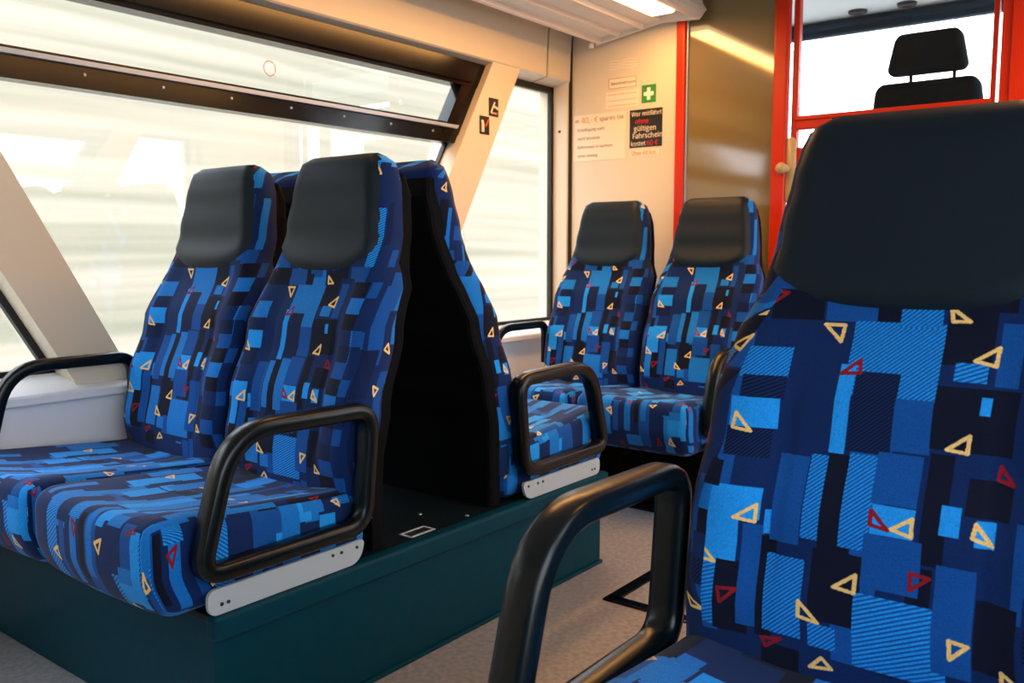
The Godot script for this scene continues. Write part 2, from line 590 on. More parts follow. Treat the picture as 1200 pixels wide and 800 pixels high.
func seat(label: String, group: String, at: Vector3, turn: float, cloth: int, arm := 0, wall_arm := 0, pedestal := true, lift := 0.0, wide := 1.0) -> Node3D:
	if seat_parts.is_empty():
		seat_parts = {"back": backrest_mesh(), "head": headrest_mesh(), "shell": back_shell_mesh(), "cushion": cushion_mesh()}
	var t := thing("train_seat", label, "seat", at, turn, group)
	t.scale.x = wide
	var f: Material = M["fabric%d" % (cloth % 3)]
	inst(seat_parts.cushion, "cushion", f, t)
	inst(seat_parts.back, "backrest", f, t)
	var hr := inst(seat_parts.head, "headrest", M.leather, t)
	hr.set_meta("label", "dark grey leather headrest cover")
	inst(seat_parts.shell, "back_shell", M.shell, t)
	if arm != 0:
		var x := 0.262 * arm
		inst(arm_mesh(x, lift), "armrest", M.arm, t)
		var st := sgt()
		var pts := PackedVector2Array()
		for p in rounded([Vector2(0.380, 0.302), Vector2(0.380, 0.354), Vector2(-0.025, 0.354), Vector2(-0.012, 0.302)], [0.024, 0.02, 0.015, 0.034]):
			pts.append(p)
		prism(st, pts, "x", x - 0.004, x + 0.004)
		var pl := done(st, "mounting_plate", M.plate, t)
		pl.set_meta("label", "pale grey metal plate under the armrest")
		for z in [0.35, 0.335, 0.07, 0.045, 0.0]:
			var sc := sgt()
			var yy := 0.322 if z > 0.3 else 0.34
			cyl(sc, Vector3(x, yy, z), Vector3(x + 0.0065 * arm, yy, z), 0.0045, 0.0035, 8)
			cyl(sc, Vector3(x, yy, z), Vector3(x - 0.0065 * arm, yy, z), 0.0045, 0.0035, 8)
			done(sc, "screw", M.screw, pl)
	if wall_arm != 0:
		inst(wall_arm_mesh(0.250 * wall_arm), "armrest", M.arm, t)
	if pedestal:
		var st := sgt()
		rbox(st, Vector3(-0.20, -at.y, -0.20), Vector3(0.20, 0.03, 0.24), 0.006)
		rbox(st, Vector3(-0.16, 0.03, -0.16), Vector3(0.16, 0.305, 0.18), 0.01)
		done(st, "pedestal", M.shell, t)
	return t

# ------------------------------------------------------------------ side walls
func side_x(side: float, d: float) -> float:
	return CX + side * d

# the slanted pillars of one side: z of the two edges of the lining at height 0.6 and at 1.84
const PILLARS := [[-2.417, -3.135, -2.636, -3.335], [-1.236, -0.535, -1.410, -0.747], [0.896, 0.195, 1.07, 0.407]]

func pillar_z(e: Array, y: float, right: bool) -> float:
	var t := (y - 0.6) / 1.24
	return lerpf(e[2], e[3], t) if right else lerpf(e[0], e[1], t)

func span_x(side: float, a: float, b: float) -> Array:
	var p := side_x(side, a)
	var q := side_x(side, b)
	return [minf(p, q), maxf(p, q)]

func side_wall(side: float) -> void:
	var left := side < 0.0
	var w := shell("wall_left" if left else "wall_right", "cream and grey lined side wall with slanted pillars " + ("behind the paired seats" if left else "opposite the podium seats"), "wall")
	var r := span_x(side, LINING, 1.68)
	var st := sgt()
	rbox(st, Vector3(r[0], 0.0, END_Z), Vector3(r[1], 0.60, BACK_Z), 0.002)
	done(st, "lower_panel", M.lining, w)
	st = sgt()
	prism(st, PackedVector2Array([Vector2(side_x(side, 1.482), 0.583), Vector2(side_x(side, 1.478), 0.587), Vector2(side_x(side, 1.478), 0.606), Vector2(side_x(side, 1.484), 0.612), Vector2(side_x(side, 1.60), 0.655), Vector2(side_x(side, 1.68), 0.655), Vector2(side_x(side, 1.68), 0.583)]), "z", END_Z, BACK_Z)
	done(st, "window_sill", M.lining, w)
	# roof-side panels with a joint
	var prof := PackedVector2Array()
	for p in [[1.505, 1.842], [1.512, 1.836], [1.68, 1.80], [1.68, 2.30], [1.385, 2.30], [1.385, 2.15], [1.43, 2.135], [1.465, 2.11], [1.488, 2.08], [1.497, 2.04], [1.502, 1.95]]:
		prof.append(Vector2(side_x(side, p[0]), p[1]))
	for z in [[END_Z + 0.012, -3.548], [-3.534, -0.6], [-0.59, BACK_Z]]:
		st = sgt()
		prism(st, prof, "z", z[0], z[1])
		done(st, "roof_panel", M.cream, w)
	st = sgt()
	rbox(st, Vector3(span_x(side, 1.52, 1.67)[0], 1.845, END_Z), Vector3(span_x(side, 1.52, 1.67)[1], 2.29, BACK_Z), 0.001)
	done(st, "joint_backing", M.rubber, w)
	for e in PILLARS:
		st = sgt()
		var y0 := 0.59
		var y1 := 1.845
		prism(st, PackedVector2Array([Vector2(pillar_z(e, y0, false), y0), Vector2(pillar_z(e, y1, false), y1), Vector2(pillar_z(e, y1, true), y1), Vector2(pillar_z(e, y0, true), y0)]), "x", r[0], r[1])
		done(st, "pillar", M.cream, w)
	# upright reveal at the bulkhead
	st = sgt()
	rbox(st, Vector3(r[0] if left else r[0], 0.60, END_Z + 0.012), Vector3(r[1], 1.85, END_Z + 0.028), 0.003)
	done(st, "corner_post", M.cream, w)
	if left:
		st = sgt()
		cyl(st, Vector3(side_x(side, 1.555), 1.60, END_Z + 0.028), Vector3(side_x(side, 1.555), 1.60, END_Z + 0.033), 0.007, 0.005, 10)
		done(st, "screw", M.ink, w)

func opening(o: Array, y: float, front: bool, inset: float) -> Vector2:
	var t := (y - 0.6) / 1.24
	return Vector2((lerpf(o[0], o[1], t) + inset) if front else (lerpf(o[2], o[3], t) - inset), y)

# a horizontal bar or pane across an opening
func bar(w: Node3D, side: float, o: Array, y0: float, y1: float, i0: float, i1: float, d0: float, d1: float, called: String, m: Material) -> void:
	var s := sgt()
	var x := span_x(side, d0, d1)
	prism(s, PackedVector2Array([opening(o, y0, true, i0), opening(o, y1, true, i1), opening(o, y1, false, i1), opening(o, y0, false, i0)]), "x", x[0], x[1])
	done(s, called, m, w)

# a bar along one slanted edge of an opening
func stile(w: Node3D, side: float, o: Array, y0: float, y1: float, i0: float, i1: float, front: bool, d0: float, d1: float, called: String, m: Material) -> void:
	var s := sgt()
	var x := span_x(side, d0, d1)
	prism(s, PackedVector2Array([opening(o, y0, front, i0), opening(o, y1, front, i0), opening(o, y1, front, i1), opening(o, y0, front, i1)]), "x", x[0], x[1])
	done(s, called, m, w)

# four-sided openings: [z at the bottom towards the cab, z at the top towards the cab, the same towards the rear]
func window(n: int, side: float, zb0: float, zt0: float, zb1: float, zt1: float, hopper: bool) -> void:
	var place := "beside the paired seats" if side < 0.0 else "on the wall facing the podium seats"
	var label := ("wide window narrowing downwards with a dark hopper vent, " if hopper else "slant-sided window with a thin black seal, ") + place
	var w := shell("window_%d" % n, label, "window")
	var Y0 := 0.645
	var Y1 := 1.83
	var o := [zb0, zt0, zb1, zt1]
	if hopper:
		bar(w, side, o, 0.66, 1.48, 0.008, 0.008, GLASS, GLASS + 0.006, "pane", M.glass)
		bar(w, side, o, 1.54, 1.735, 0.09, 0.09, 1.575, 1.581, "pane", M.glass)
		bar(w, side, o, 1.718, 1.825, 0.0, 0.0, 1.545, 1.61, "hopper_frame", M.black)
		bar(w, side, o, 1.735, 1.76, 0.05, 0.05, 1.532, 1.546, "hopper_frame", M.black)
		bar(w, side, o, 1.465, 1.552, 0.0, 0.0, 1.552, 1.61, "hopper_frame", M.black)
		bar(w, side, o, 1.528, 1.542, 0.03, 0.03, 1.537, 1.553, "bright_strip", M.steel)
		stile(w, side, o, 1.5, 1.80, 0.0, 0.10, true, 1.548, 1.61, "hopper_frame", M.black)
		stile(w, side, o, 1.5, 1.80, 0.0, 0.10, false, 1.548, 1.61, "hopper_frame", M.black)
		for k in 9:
			var q: Vector2 = opening(o, 1.505, true, 0.0)
			var s := sgt()
			var x := side_x(side, 1.552)
			cyl(s, Vector3(x, 1.505, q.x + 0.16 + 0.245 * k), Vector3(x - side * 0.004, 1.505, q.x + 0.16 + 0.245 * k), 0.005, 0.004, 8)
			done(s, "screw", M.steel, w)
	else:
		bar(w, side, o, 0.66, 1.80, 0.008, 0.008, GLASS, GLASS + 0.006, "pane", M.glass)
		bar(w, side, o, 1.788, 1.83, 0.0, 0.0, 1.592, 1.615, "seal", M.rubber)
	bar(w, side, o, 0.64, 0.668, 0.0, 0.0, 1.592, 1.615, "seal", M.rubber)
	stile(w, side, o, Y0, 1.83 if not hopper else 1.5, 0.0, 0.022 if not hopper else 0.012, true, 1.592, 1.615, "seal", M.rubber)
	stile(w, side, o, Y0, 1.83 if not hopper else 1.5, 0.0, 0.012, false, 1.592, 1.615, "seal", M.rubber)

# ------------------------------------------------------------------ ceiling
func ceiling() -> void:
	var c := shell("ceiling", "pale ceiling with ribbed side panels and a raised centre", "ceiling")
	var st := sgt()
	rbox(st, Vector3(side_x(-1, 1.68), 2.30, END_Z - 0.1), Vector3(side_x(1, 1.68), 2.38, BACK_Z + 0.1), 0.002)
	done(st, "roof", M.ceiling, c)
	st = sgt()
	rbox(st, Vector3(side_x(-1, 0.80), 2.19, END_Z), Vector3(side_x(1, 0.80), 2.22, BACK_Z), 0.004)
	done(st, "centre_panel", M.ceiling, c)
	for side in [-1.0, 1.0]:
		# ribbed panel: lip, grooves, lamp recess, rounded lobe
		var top := []
		var under := [[1.335, 2.012], [1.333, 1.996], [1.322, 1.990], [1.305, 1.994], [1.298, 2.012], [1.285, 2.018], [1.225, 2.022], [1.218, 2.010], [1.200, 2.010], [1.192, 2.026], [1.100, 2.036], [1.092, 2.024], [1.076, 2.024], [1.068, 2.042], [0.985, 2.050], [0.985, 2.075], [0.852, 2.075], [0.852, 2.048], [0.82, 2.036], [0.795, 2.036], [0.778, 2.048], [0.772, 2.068], [0.78, 2.10], [0.81, 2.19]]
		for p in under:
			top.append(Vector2(side_x(side, p[0]), p[1]))
		top.append(Vector2(side_x(side, 1.32), 2.19))
		top.append(Vector2(side_x(side, 1.335), 2.10))
		st = sgt()
		prism(st, PackedVector2Array(top), "z", END_Z + 0.05, BACK_Z)
		done(st, "ribbed_panel", M.ceiling, c)
		# end moulding of the panel
		var edge := PackedVector2Array()
		for p in [[1.335, 1.988], [0.98, 2.040], [0.80, 2.026], [0.766, 2.064], [0.80, 2.12], [0.98, 2.12], [1.335, 2.09]]:
			edge.append(Vector2(side_x(side, p[0]), p[1]))
		st = sgt()
		prism(st, edge, "z", END_Z + 0.036, END_Z + 0.052)
		done(st, "end_moulding", M.ceiling, c)
		st = sgt(true)
		cyl(st, Vector3(side_x(side, 1.345), 1.995, END_Z + 0.07), Vector3(side_x(side, 1.345), 1.972, END_Z + 0.07), 0.010, 0.012, 12)
		done(st, "pin", M.white, c)

func lamp(side: float, z0: float, z1: float, label: String) -> void:
	var x0: float = span_x(side, 0.855, 0.982)[0]
	var x1: float = span_x(side, 0.855, 0.982)[1]
	var o := thing("ceiling_lamp", label, "lamp", Vector3((x0 + x1) / 2.0, 2.04, (z0 + z1) / 2.0), 0.0, "")
	var hw := (x1 - x0) / 2.0
	var hl := (z1 - z0) / 2.0
	var st := sgt(true)
	rbox(st, Vector3(-hw, 0.0, -hl), Vector3(hw, 0.036, hl), 0.017, 3)
	done(st, "diffuser", M.diffuser, o)
	for e in [-1.0, 1.0]:
		st = sgt()
		rbox(st, Vector3(-hw - 0.001, 0.012, e * hl - 0.012), Vector3(hw + 0.001, 0.037, e * hl + 0.012), 0.003)
		done(st, "end_clip", M.ceiling, o)
	var l := AreaLight3D.new()
	l.name = "lamp_glow"
	l.area_size = Vector2(hw * 1.8, hl * 1.96)
	l.light_color = Color(1.0, 0.69, 0.35)
	l.light_energy = LAMP_ENERGY * (z1 - z0)
	l.shadow_enabled = true
	l.area_range = 12.0
	l.position = Vector3(0, -0.006, 0)
	l.rotation.x = -PI / 2.0
	o.add_child(l)

const LAMP_ENERGY := 1.35
const SKY_ENERGY := 7.0

# ------------------------------------------------------------------ scene
func _ready() -> void:
	var cam := Camera3D.new()
	cam.name = "camera"
	add_child(cam)
	cam.position = Vector3(0, 1.0, 0)
	cam.rotation = Vector3(deg_to_rad(-5.8), deg_to_rad(37.5), 0)
	cam.fov = rad_to_deg(2.0 * atan(400.0 / 1038.0))
	cam.near = 0.02
	cam.far = 300.0
	cam.current = true
	var lens := CameraAttributesPhysical.new()
	lens.frustum_focal_length = 31.0
	lens.exposure_aperture = 7.0
	lens.frustum_focus_distance = 1.9
	lens.frustum_near = 0.02
	lens.frustum_far = 300.0
	cam.attributes = lens
	var env := Environment.new()
	env.background_mode = Environment.BG_SKY
	var sm := ProceduralSkyMaterial.new()
	sm.sky_top_color = Color(0.90, 0.95, 1.0)
	sm.sky_horizon_color = Color(0.97, 0.985, 1.0)
	sm.ground_horizon_color = Color(0.75, 0.74, 0.72)
	sm.ground_bottom_color = Color(0.5, 0.5, 0.48)
	sm.energy_multiplier = SKY_ENERGY
	var sky := Sky.new()
	sky.sky_material = sm
	env.sky = sky
	env.tonemap_mode = Environment.TONE_MAPPER_LINEAR
	env.tonemap_exposure = 1.0
	env.sdfgi_enabled = true
	env.ssao_enabled = true
	env.ssil_enabled = true
	var we := WorldEnvironment.new()
	we.name = "world_environment"
	we.environment = env
	add_child(we)

	make_materials()
	structure()
	bulkhead()
	cab()
	outside()
	podium()
	seats()
	rear_seats()
	signs()

func structure() -> void:
	var st := sgt()
	rbox(st, Vector3(side_x(-1, 1.68), -0.08, END_Z - 0.1), Vector3(side_x(1, 1.68), 0.0, BACK_Z + 0.1), 0.002)
	var f := done(st, "floor", M.floor, self)
	tag(f, "speckled beige linoleum aisle floor", "floor")
	f.set_meta("kind", "structure")
	side_wall(-1.0)
	side_wall(1.0)
	var k := 1
	for side in [-1.0, 1.0]:
		var p: Array = PILLARS[0]
		var q: Array = PILLARS[1]
		var s: Array = PILLARS[2]
		window(k, side, p[0], p[1], q[2], q[3], true)
		window(k + 1, side, END_Z + 0.028, END_Z + 0.028, p[2], p[3], false)
		window(k + 2, side, q[0], q[1], s[0], s[1], false)
		k += 3
	ceiling()
	st = sgt()
	rbox(st, Vector3(side_x(-1, 1.68), 0.0, BACK_Z), Vector3(side_x(1, 1.68), 2.32, BACK_Z + 0.1), 0.002)
	var b := done(st, "wall_back", M.cream, self)  # unseen wall, set this close to keep rear window light out
	tag(b, "plain cream partition added close behind the view to cut light from the rear", "wall")
	b.set_meta("kind", "structure")
	st = sgt()
	rbox(st, Vector3(side_x(-1, 1.51), 0.0, -0.955), Vector3(side_x(-1, 1.44), 0.07, BACK_Z), 0.015, 2)
	var bb := done(st, "baseboard_left", M.lining, self)
	tag(bb, "grey skirting duct along the foot of the window wall", "skirting")
	bb.set_meta("kind", "structure")
	lamp(-1.0, -3.60, -1.75, "warm strip lamp in the ribbed panel over the window-side seats by the bulkhead")
	lamp(1.0, -3.60, -1.75, "warm strip lamp in the ceiling panel across the aisle near the bulkhead")

func bulkhead() -> void:
	var w := shell("wall_front", "cream bulkhead with stickers beside the red cab door frame", "wall")
	var st := sgt()
	rbox(st, Vector3(-2.505, 0.0, END_Z - 0.06), Vector3(-1.922, 2.30, END_Z), 0.003)
	done(st, "bulkhead_panel", M.cream, w)
	st = sgt()
	rbox(st, Vector3(-2.68, 0.0, END_Z - 0.07), Vector3(-2.508, 2.30, END_Z - 0.021), 0.003)
	done(st, "corner_panel", M.rubber, w)
	st = sgt()
	rbox(st, Vector3(-2.520, 0.60, END_Z - 0.01), Vector3(-2.498, 2.07, END_Z + 0.012), 0.002)
	done(st, "corner_seal", M.rubber, w)
	st = sgt()
	rbox(st, Vector3(-1.872, 0.0, END_Z - 0.06), Vector3(-1.460, 2.30, END_Z - 0.008), 0.003)
	var br := done(st, "glossy_panel", M.brown, w)
	br.set_meta("label", "glossy tan brown panel mirroring the ceiling lamp")
	st = sgt()
	rbox(st, Vector3(-1.876, 0.0, END_Z - 0.05), Vector3(-1.868, 2.2, END_Z + 0.004), 0.002)
	done(st, "edge_strip", M.steel, w)
	st = sgt()
	rbox(st, Vector3(-0.50, 0.0, END_Z - 0.06), Vector3(side_x(1, 1.68), 2.30, END_Z), 0.003)
	done(st, "bulkhead_panel", M.cream, w)
	st = sgt()
	rbox(st, Vector3(-1.46, 2.12, END_Z - 0.06), Vector3(-0.5, 2.30, END_Z), 0.003)
	done(st, "header_panel", M.red, w)
	for t in [[-1.922, -1.876, 0.02, "red painted post between cream and brown bulkhead panels"], [-1.458, -1.396, 0.03, "orange red door post beside the lever handle"], [-0.602, -0.498, 0.03, "broad red door post beyond the driver's headrest"]]:
		st = sgt()
		rbox(st, Vector3(t[0], 0.0, END_Z - 0.012), Vector3(t[1], 2.2, END_Z + t[2]), 0.009, 2)
		if t[0] > -1.0:
			rbox(st, Vector3(-0.566, 0.0, END_Z + 0.028), Vector3(-0.5, 2.2, END_Z + 0.045), 0.004)
		var o := done(st, "trim_%d" % (1 if t[0] < -1.5 else (2 if t[0] < -1.0 else 3)), M.red, self)
		tag(o, t[3], "door post")
		o.set_meta("kind", "structure")
	# the cab door: stiles and rails with panes, gaps at both sides
	var d := shell("door_1", "red framed glazed cab door with a lever handle", "door")
	var z0 := END_Z - 0.045
	var z1 := END_Z - 0.005
	st = sgt()
	rbox(st, Vector3(-1.388, 0.02, z0), Vector3(-1.362, 2.11, z1), 0.006, 2)
	done(st, "stile", M.red, d)
	st = sgt()
	rbox(st, Vector3(-0.636, 0.02, z0), Vector3(-0.617, 2.11, z1), 0.006, 2)
	done(st, "stile", M.red, d)
	for y in [[0.02, 0.30], [1.005, 1.05], [1.515, 1.568], [2.07, 2.11]]:
		st = sgt()
		rbox(st, Vector3(-1.365, y[0], z0), Vector3(-0.633, y[1], z1), 0.006, 2)
		if y[0] > 1.4 and y[0] < 1.6:
			rbox(st, Vector3(-1.37, y[1] - 0.016, z1 - 0.002), Vector3(-0.63, y[1] + 0.002, z1 + 0.008), 0.003)
		done(st, "rail", M.red, d)
	st = sgt()
	rbox(st, Vector3(-1.365, 0.29, z0 + 0.01), Vector3(-0.633, 1.01, z1 - 0.01), 0.003)
	done(st, "lower_board", M.red, d)
	for y in [[1.04, 1.52], [1.565, 2.075]]:
		st = sgt()
		rbox(st, Vector3(-1.364, y[0], END_Z - 0.028), Vector3(-0.634, y[1], END_Z - 0.022), 0.001)
		done(st, "pane", M.door_glass, d)
	st = sgt()
	rbox(st, Vector3(-1.362, 1.05, z0 + 0.004), Vector3(-1.335, 1.44, z1 + 0.004), 0.005)
	done(st, "lock_board", M.red, d)
	# lever handle: long rounded plate and knob
	st = sgt(true)
	var plate := PackedVector3Array()
	var rows := []
	var uvs := []
	for e in [[-0.002, 0.90], [0.006, 1.0], [0.012, 0.92], [0.015, 0.7]]:
		plate = PackedVector3Array()
		var uv := PackedVector2Array()
		for i in 28:
			var a := TAU * i / 28.0
			plate.append(Vector3(-1.378 + 0.024 * cos(a) * e[1], 1.345 + (0.115 if sin(a) > 0 else -0.115) + 0.024 * sin(a) * e[1], END_Z + e[0] + 0.002))
			uv.append(Vector2(i, e[0]))
		rows.append(plate)
		uvs.append(uv)
	loft(st, rows, uvs)
	cap(st, rows[-1])
	var hd := done(st, "handle", M.bone, d)
	hd.set_meta("label", "bone coloured lever handle")
	st = sgt(true)
	var prev := Vector3(-1.39, 1.352, END_Z + 0.012)
	cyl(st, prev, prev + Vector3(-0.008, 0, 0.022), 0.014, 0.02, 16)
	cyl(st, prev + Vector3(-0.008, 0, 0.022), prev + Vector3(-0.014, 0, 0.038), 0.02, 0.026, 16)
	cyl(st, prev + Vector3(-0.014, 0, 0.038), prev + Vector3(-0.018, 0, 0.052), 0.026, 0.018, 16)
	done(st, "knob", M.bone, hd)

func cab() -> void:
	var zf := -4.95
	var w := shell("floor_cab", "dark floor of the driver's cab", "floor")
	var st := sgt()
	rbox(st, Vector3(-2.6, 0.40, zf - 0.1), Vector3(0.6, 0.512, END_Z - 0.07), 0.003)
	done(st, "cab_floor", M.rubber, w)
	w = shell("ceiling_cab", "pale cab ceiling with two round black vents", "ceiling")
	st = sgt()
	rbox(st, Vector3(-2.6, 2.238, zf - 0.1), Vector3(0.6, 2.32, END_Z - 0.07), 0.003)
	var cc := done(st, "cab_ceiling", M.cab, w)
	for p in [[-1.447, -4.82], [-1.208, -4.82]]:
		st = sgt(true)
		cyl(st, Vector3(p[0], 2.239, p[1]), Vector3(p[0], 2.225, p[1]), 0.048, 0.044, 20)
		done(st, "round_vent", M.ink, cc)
	for x in [[-2.62, -2.55], [0.55, 0.62]]:
		w = shell("wall_cab_left" if x[0] < 0 else "wall_cab_right", "pale side lining of the driver's cab, " + ("podium side" if x[0] < 0 else "far side"), "wall")
		st = sgt()
		rbox(st, Vector3(x[0], 0.4, zf - 0.1), Vector3(x[1], 1.15, END_Z - 0.07), 0.003)
		done(st, "cab_side", M.cab, w)
		st = sgt()
		rbox(st, Vector3(x[0], 2.10, zf - 0.1), Vector3(x[1], 2.32, END_Z - 0.07), 0.003)
		done(st, "cab_side", M.cab, w)
		st = sgt()
		rbox(st, Vector3(x[0] + 0.02, 1.14, zf - 0.1), Vector3(x[0] + 0.026, 2.11, END_Z - 0.07), 0.001)
		done(st, "pane", M.glass, w)
	w = shell("wall_cab_front", "dark cab dashboard and blind case around the windscreen", "wall")
	st = sgt()
	rbox(st, Vector3(-2.6, 0.4, zf - 0.05), Vector3(0.6, 1.05, zf), 0.003)
	rbox(st, Vector3(-2.2, 0.48, zf), Vector3(0.2, 1.10, zf + 0.2), 0.04, 2)
	done(st, "dashboard", M.visor, w)
	st = sgt()
	rbox(st, Vector3(-2.6, 2.158, zf - 0.03), Vector3(0.6, 2.238, zf + 0.03), 0.012, 2)
	rbox(st, Vector3(-2.6, 2.19, zf + 0.02), Vector3(0.6, 2.22, zf + 0.05), 0.01, 2)
	done(st, "sun_blind_case", M.visor, w)
	for x in [-2.6, 0.5]:
		st = sgt()
		rbox(st, Vector3(x, 1.0, zf - 0.04), Vector3(x + 0.1, 2.235, zf + 0.02), 0.01)
		done(st, "windscreen_post", M.visor, w)
	st = sgt()
	rbox(st, Vector3(-2.5, 1.05, zf - 0.012), Vector3(0.5, 2.16, zf - 0.006), 0.001)
	var ws := done(st, "window_7", M.glass, self)
	tag(ws, "windscreen of the driver's cab beyond the headrest", "window")
	ws.set_meta("kind", "structure")
	# driver's seat
	var s := thing("driver_seat", "dark driver's seat with a separate padded headrest behind the cab door", "seat", Vector3(-0.957, 0.512, -4.20))
	s.scale = Vector3.ONE * 0.938
	st = sgt(true)
	rbox(st, Vector3(-0.178, 1.338, -0.055), Vector3(0.178, 1.527, 0.055), 0.04, 4, "driver_head")
	done(st, "headrest", M.cab_seat, s)
	for x in [-0.07, 0.115]:
		st = sgt(true)
		cyl(st, Vector3(x, 1.25, 0.0), Vector3(x, 1.36, 0.0), 0.008, 0.008, 10)
		done(st, "headrest_post", M.black, s)
	st = sgt(true)
	rbox(st, Vector3(-0.25, 0.50, -0.07), Vector3(0.25, 1.308, 0.06), 0.05, 4, "driver_back")
	done(st, "backrest", M.cab_seat, s)
	st = sgt(true)
	rbox(st, Vector3(-0.25, 0.42, -0.40), Vector3(0.25, 0.54, -0.08), 0.05, 4)
	done(st, "cushion", M.cab_seat, s)
	st = sgt(true)
	cyl(st, Vector3(0, 0, -0.3), Vector3(0, 0.03, -0.3), 0.22, 0.20, 20)
	cyl(st, Vector3(0, 0.03, -0.3), Vector3(0, 0.43, -0.3), 0.07, 0.07, 16)
	done(st, "pedestal", M.black, s)

func outside() -> void:
	# grassy cutting along the left of the line
	var n := FastNoiseLite.new()
	n.seed = 12
	n.frequency = 0.16
	var st := sgt(true)
	var rows := []
	var uvs := []
	for j in 25:
		var row := PackedVector3Array()
		var uv := PackedVector2Array()
		for i in 81:
			var z := lerpf(18.0, -24.0, i / 80.0)
			var t := j / 24.0
			var up := -1.0 + 8.5 * smoothstep(0.0, 1.0, t) + n.get_noise_2d(z * 0.25, t * 12.0) * 0.5 * t
			row.append(Vector3(-5.5 - 11.0 * t + n.get_noise_2d(z * 0.25 + 90.0, t * 14.0) * 0.35, up, z))
			uv.append(Vector2(z / 22.0, t * 1.6))
		rows.append(row)
		uvs.append(uv)
	loft(st, rows, uvs, false)
	var b := done(st, "embankment", M.bank, self)
	tag(b, "pale dry grass bank passing outside the window wall", "embankment")
	b.set_meta("kind", "structure")
	st = sgt()
	rbox(st, Vector3(-6.5, -1.2, -62.0), Vector3(60.0, -1.0, 18.0), 0.01)
	var g := done(st, "ground", M.gravel, self)
	tag(g, "grey gravel ground beside the track", "ground")
	g.set_meta("kind", "structure")

func podium() -> void:
	var p := thing("seat_podium", "dark teal raised platform carrying the back to back seats", "platform")
	var z0 := -2.375
	var z1 := -0.955
	var st := sgt()
	rbox(st, Vector3(-2.505, 0.0, z0), Vector3(-1.462, 0.286, z1), 0.004)
	var body := done(st, "side_panel", M.podium, p)
	st = sgt()
	rbox(st, Vector3(-2.505, 0.284, z0 - 0.01), Vector3(-1.462, 0.300, z1 + 0.01), 0.003)
	var topp := done(st, "top_plate", M.podium_top, p)
	st = sgt(true)
	rbox(st, Vector3(-1.476, 0.248, z0 - 0.012), Vector3(-1.438, 0.301, z1 + 0.012), 0.010, 3)
	done(st, "rim", M.podium, p)
	st = sgt()
	rbox(st, Vector3(-1.466, 0.0, z0), Vector3(-1.452, 0.012, z1), 0.003)
	done(st, "kick_strip", M.podium, p)
	for s in [[-1.492, -1.747], [-1.50, -1.43], [-1.60, -1.68]]:
		st = sgt()
		cyl(st, Vector3(s[0], 0.299, s[1]), Vector3(s[0], 0.3018, s[1]), 0.006, 0.005, 10)
		done(st, "screw", M.steel, topp)
	for f in [[-1.72, -1.53], [-2.10, -1.53]]:
		st = sgt(true)
		rbox(st, Vector3(f[0] - 0.05, 0.299, f[1] - 0.03), Vector3(f[0] + 0.05, 0.36, f[1] + 0.03), 0.018, 3)
		done(st, "seat_foot", M.podium_top, p)
	# recessed latch: pale frame with a dark cup
	st = sgt()
	var cx := -1.502
	var cz := -1.567
	for e in [[-0.022, -0.045, 0.022, -0.037], [-0.022, 0.037, 0.022, 0.045], [-0.022, -0.045, -0.014, 0.045], [0.014, -0.045, 0.022, 0.045]]:
		rbox(st, Vector3(cx + e[0], 0.297, cz + e[1]), Vector3(cx + e[2], 0.3018, cz + e[3]), 0.002)
	var fr := done(st, "latch_frame", M.plate, p)
	st = sgt()
	rbox(st, Vector3(cx - 0.015, 0.297, cz - 0.038), Vector3(cx + 0.015, 0.3006, cz + 0.038), 0.0005)
	done(st, "latch_cup", M.rubber, fr)

	# hatch in the aisle floor
	var h := thing("floor_hatch", "black edged hatch with a ring pull in the aisle floor", "hatch", Vector3(-1.02, 0.0, -2.42))
	st = sgt()
	for e in [[-0.27, -0.31, 0.27, -0.27], [-0.27, 0.27, 0.27, 0.31], [-0.27, -0.31, -0.23, 0.31], [0.23, -0.31, 0.27, 0.31]]:
		rbox(st, Vector3(e[0], 0.0, e[1]), Vector3(e[2], 0.006, e[3]), 0.002)
	done(st, "hatch_frame", M.black, h)
	st = sgt()
	rbox(st, Vector3(-0.228, 0.0, -0.268), Vector3(0.228, 0.003, 0.268), 0.001)
	var lid := done(st, "lid", M.floor, h)
	var tm := TorusMesh.new()
	tm.inner_radius = 0.013
	tm.outer_radius = 0.018
	tm.rings = 20
	tm.ring_segments = 6
	inst(tm, "ring_pull", M.screw, lid, Vector3(-0.15, 0.004, 0.20))

func seats() -> void:
	var g := "blue patterned train seats"
	seat("blue patterned seat on the podium between the window seat and the black looped armrest", g, Vector3(-1.715, 0, ROW_A), 0.0, 1, 1, 0, false)
	seat("blue patterned podium seat beside the grey slanted pillar, with a window-side armrest", g, Vector3(-2.205, 0, ROW_A), 0.0, 2, 0, -1, false)
	seat("blue patterned seat turned towards the cab, its black back against the podium aisle seat", g, Vector3(-1.715, 0, ROW_C), PI, 3, -1, 0, false)
	seat("blue patterned window seat turned towards the cab, back to back with a podium window seat", g, Vector3(-2.205, 0, ROW_C), PI, 0, 0, 1, false)
	seat("blue patterned aisle seat in front of the brown bulkhead panel", g, Vector3(-1.565, -0.018, ROW_B), 0.0, 2, 1, 0)
	seat("blue patterned seat in front of the cream bulkhead with stickers", g, Vector3(-2.055, -0.018, ROW_B), 0.0, 3, 0, -1)
	seat("large blue patterned seat with a navy headrest below the cab door window", g, Vector3(-0.315, -0.035, ROW_N), 0.0, 0, -1, 0, true, 0.048, 1.165)
	seat("blue patterned seat by the far side wall, across the aisle from the podium", g, Vector3(0.205, -0.035, ROW_N), 0.0, 1, 0, 1)

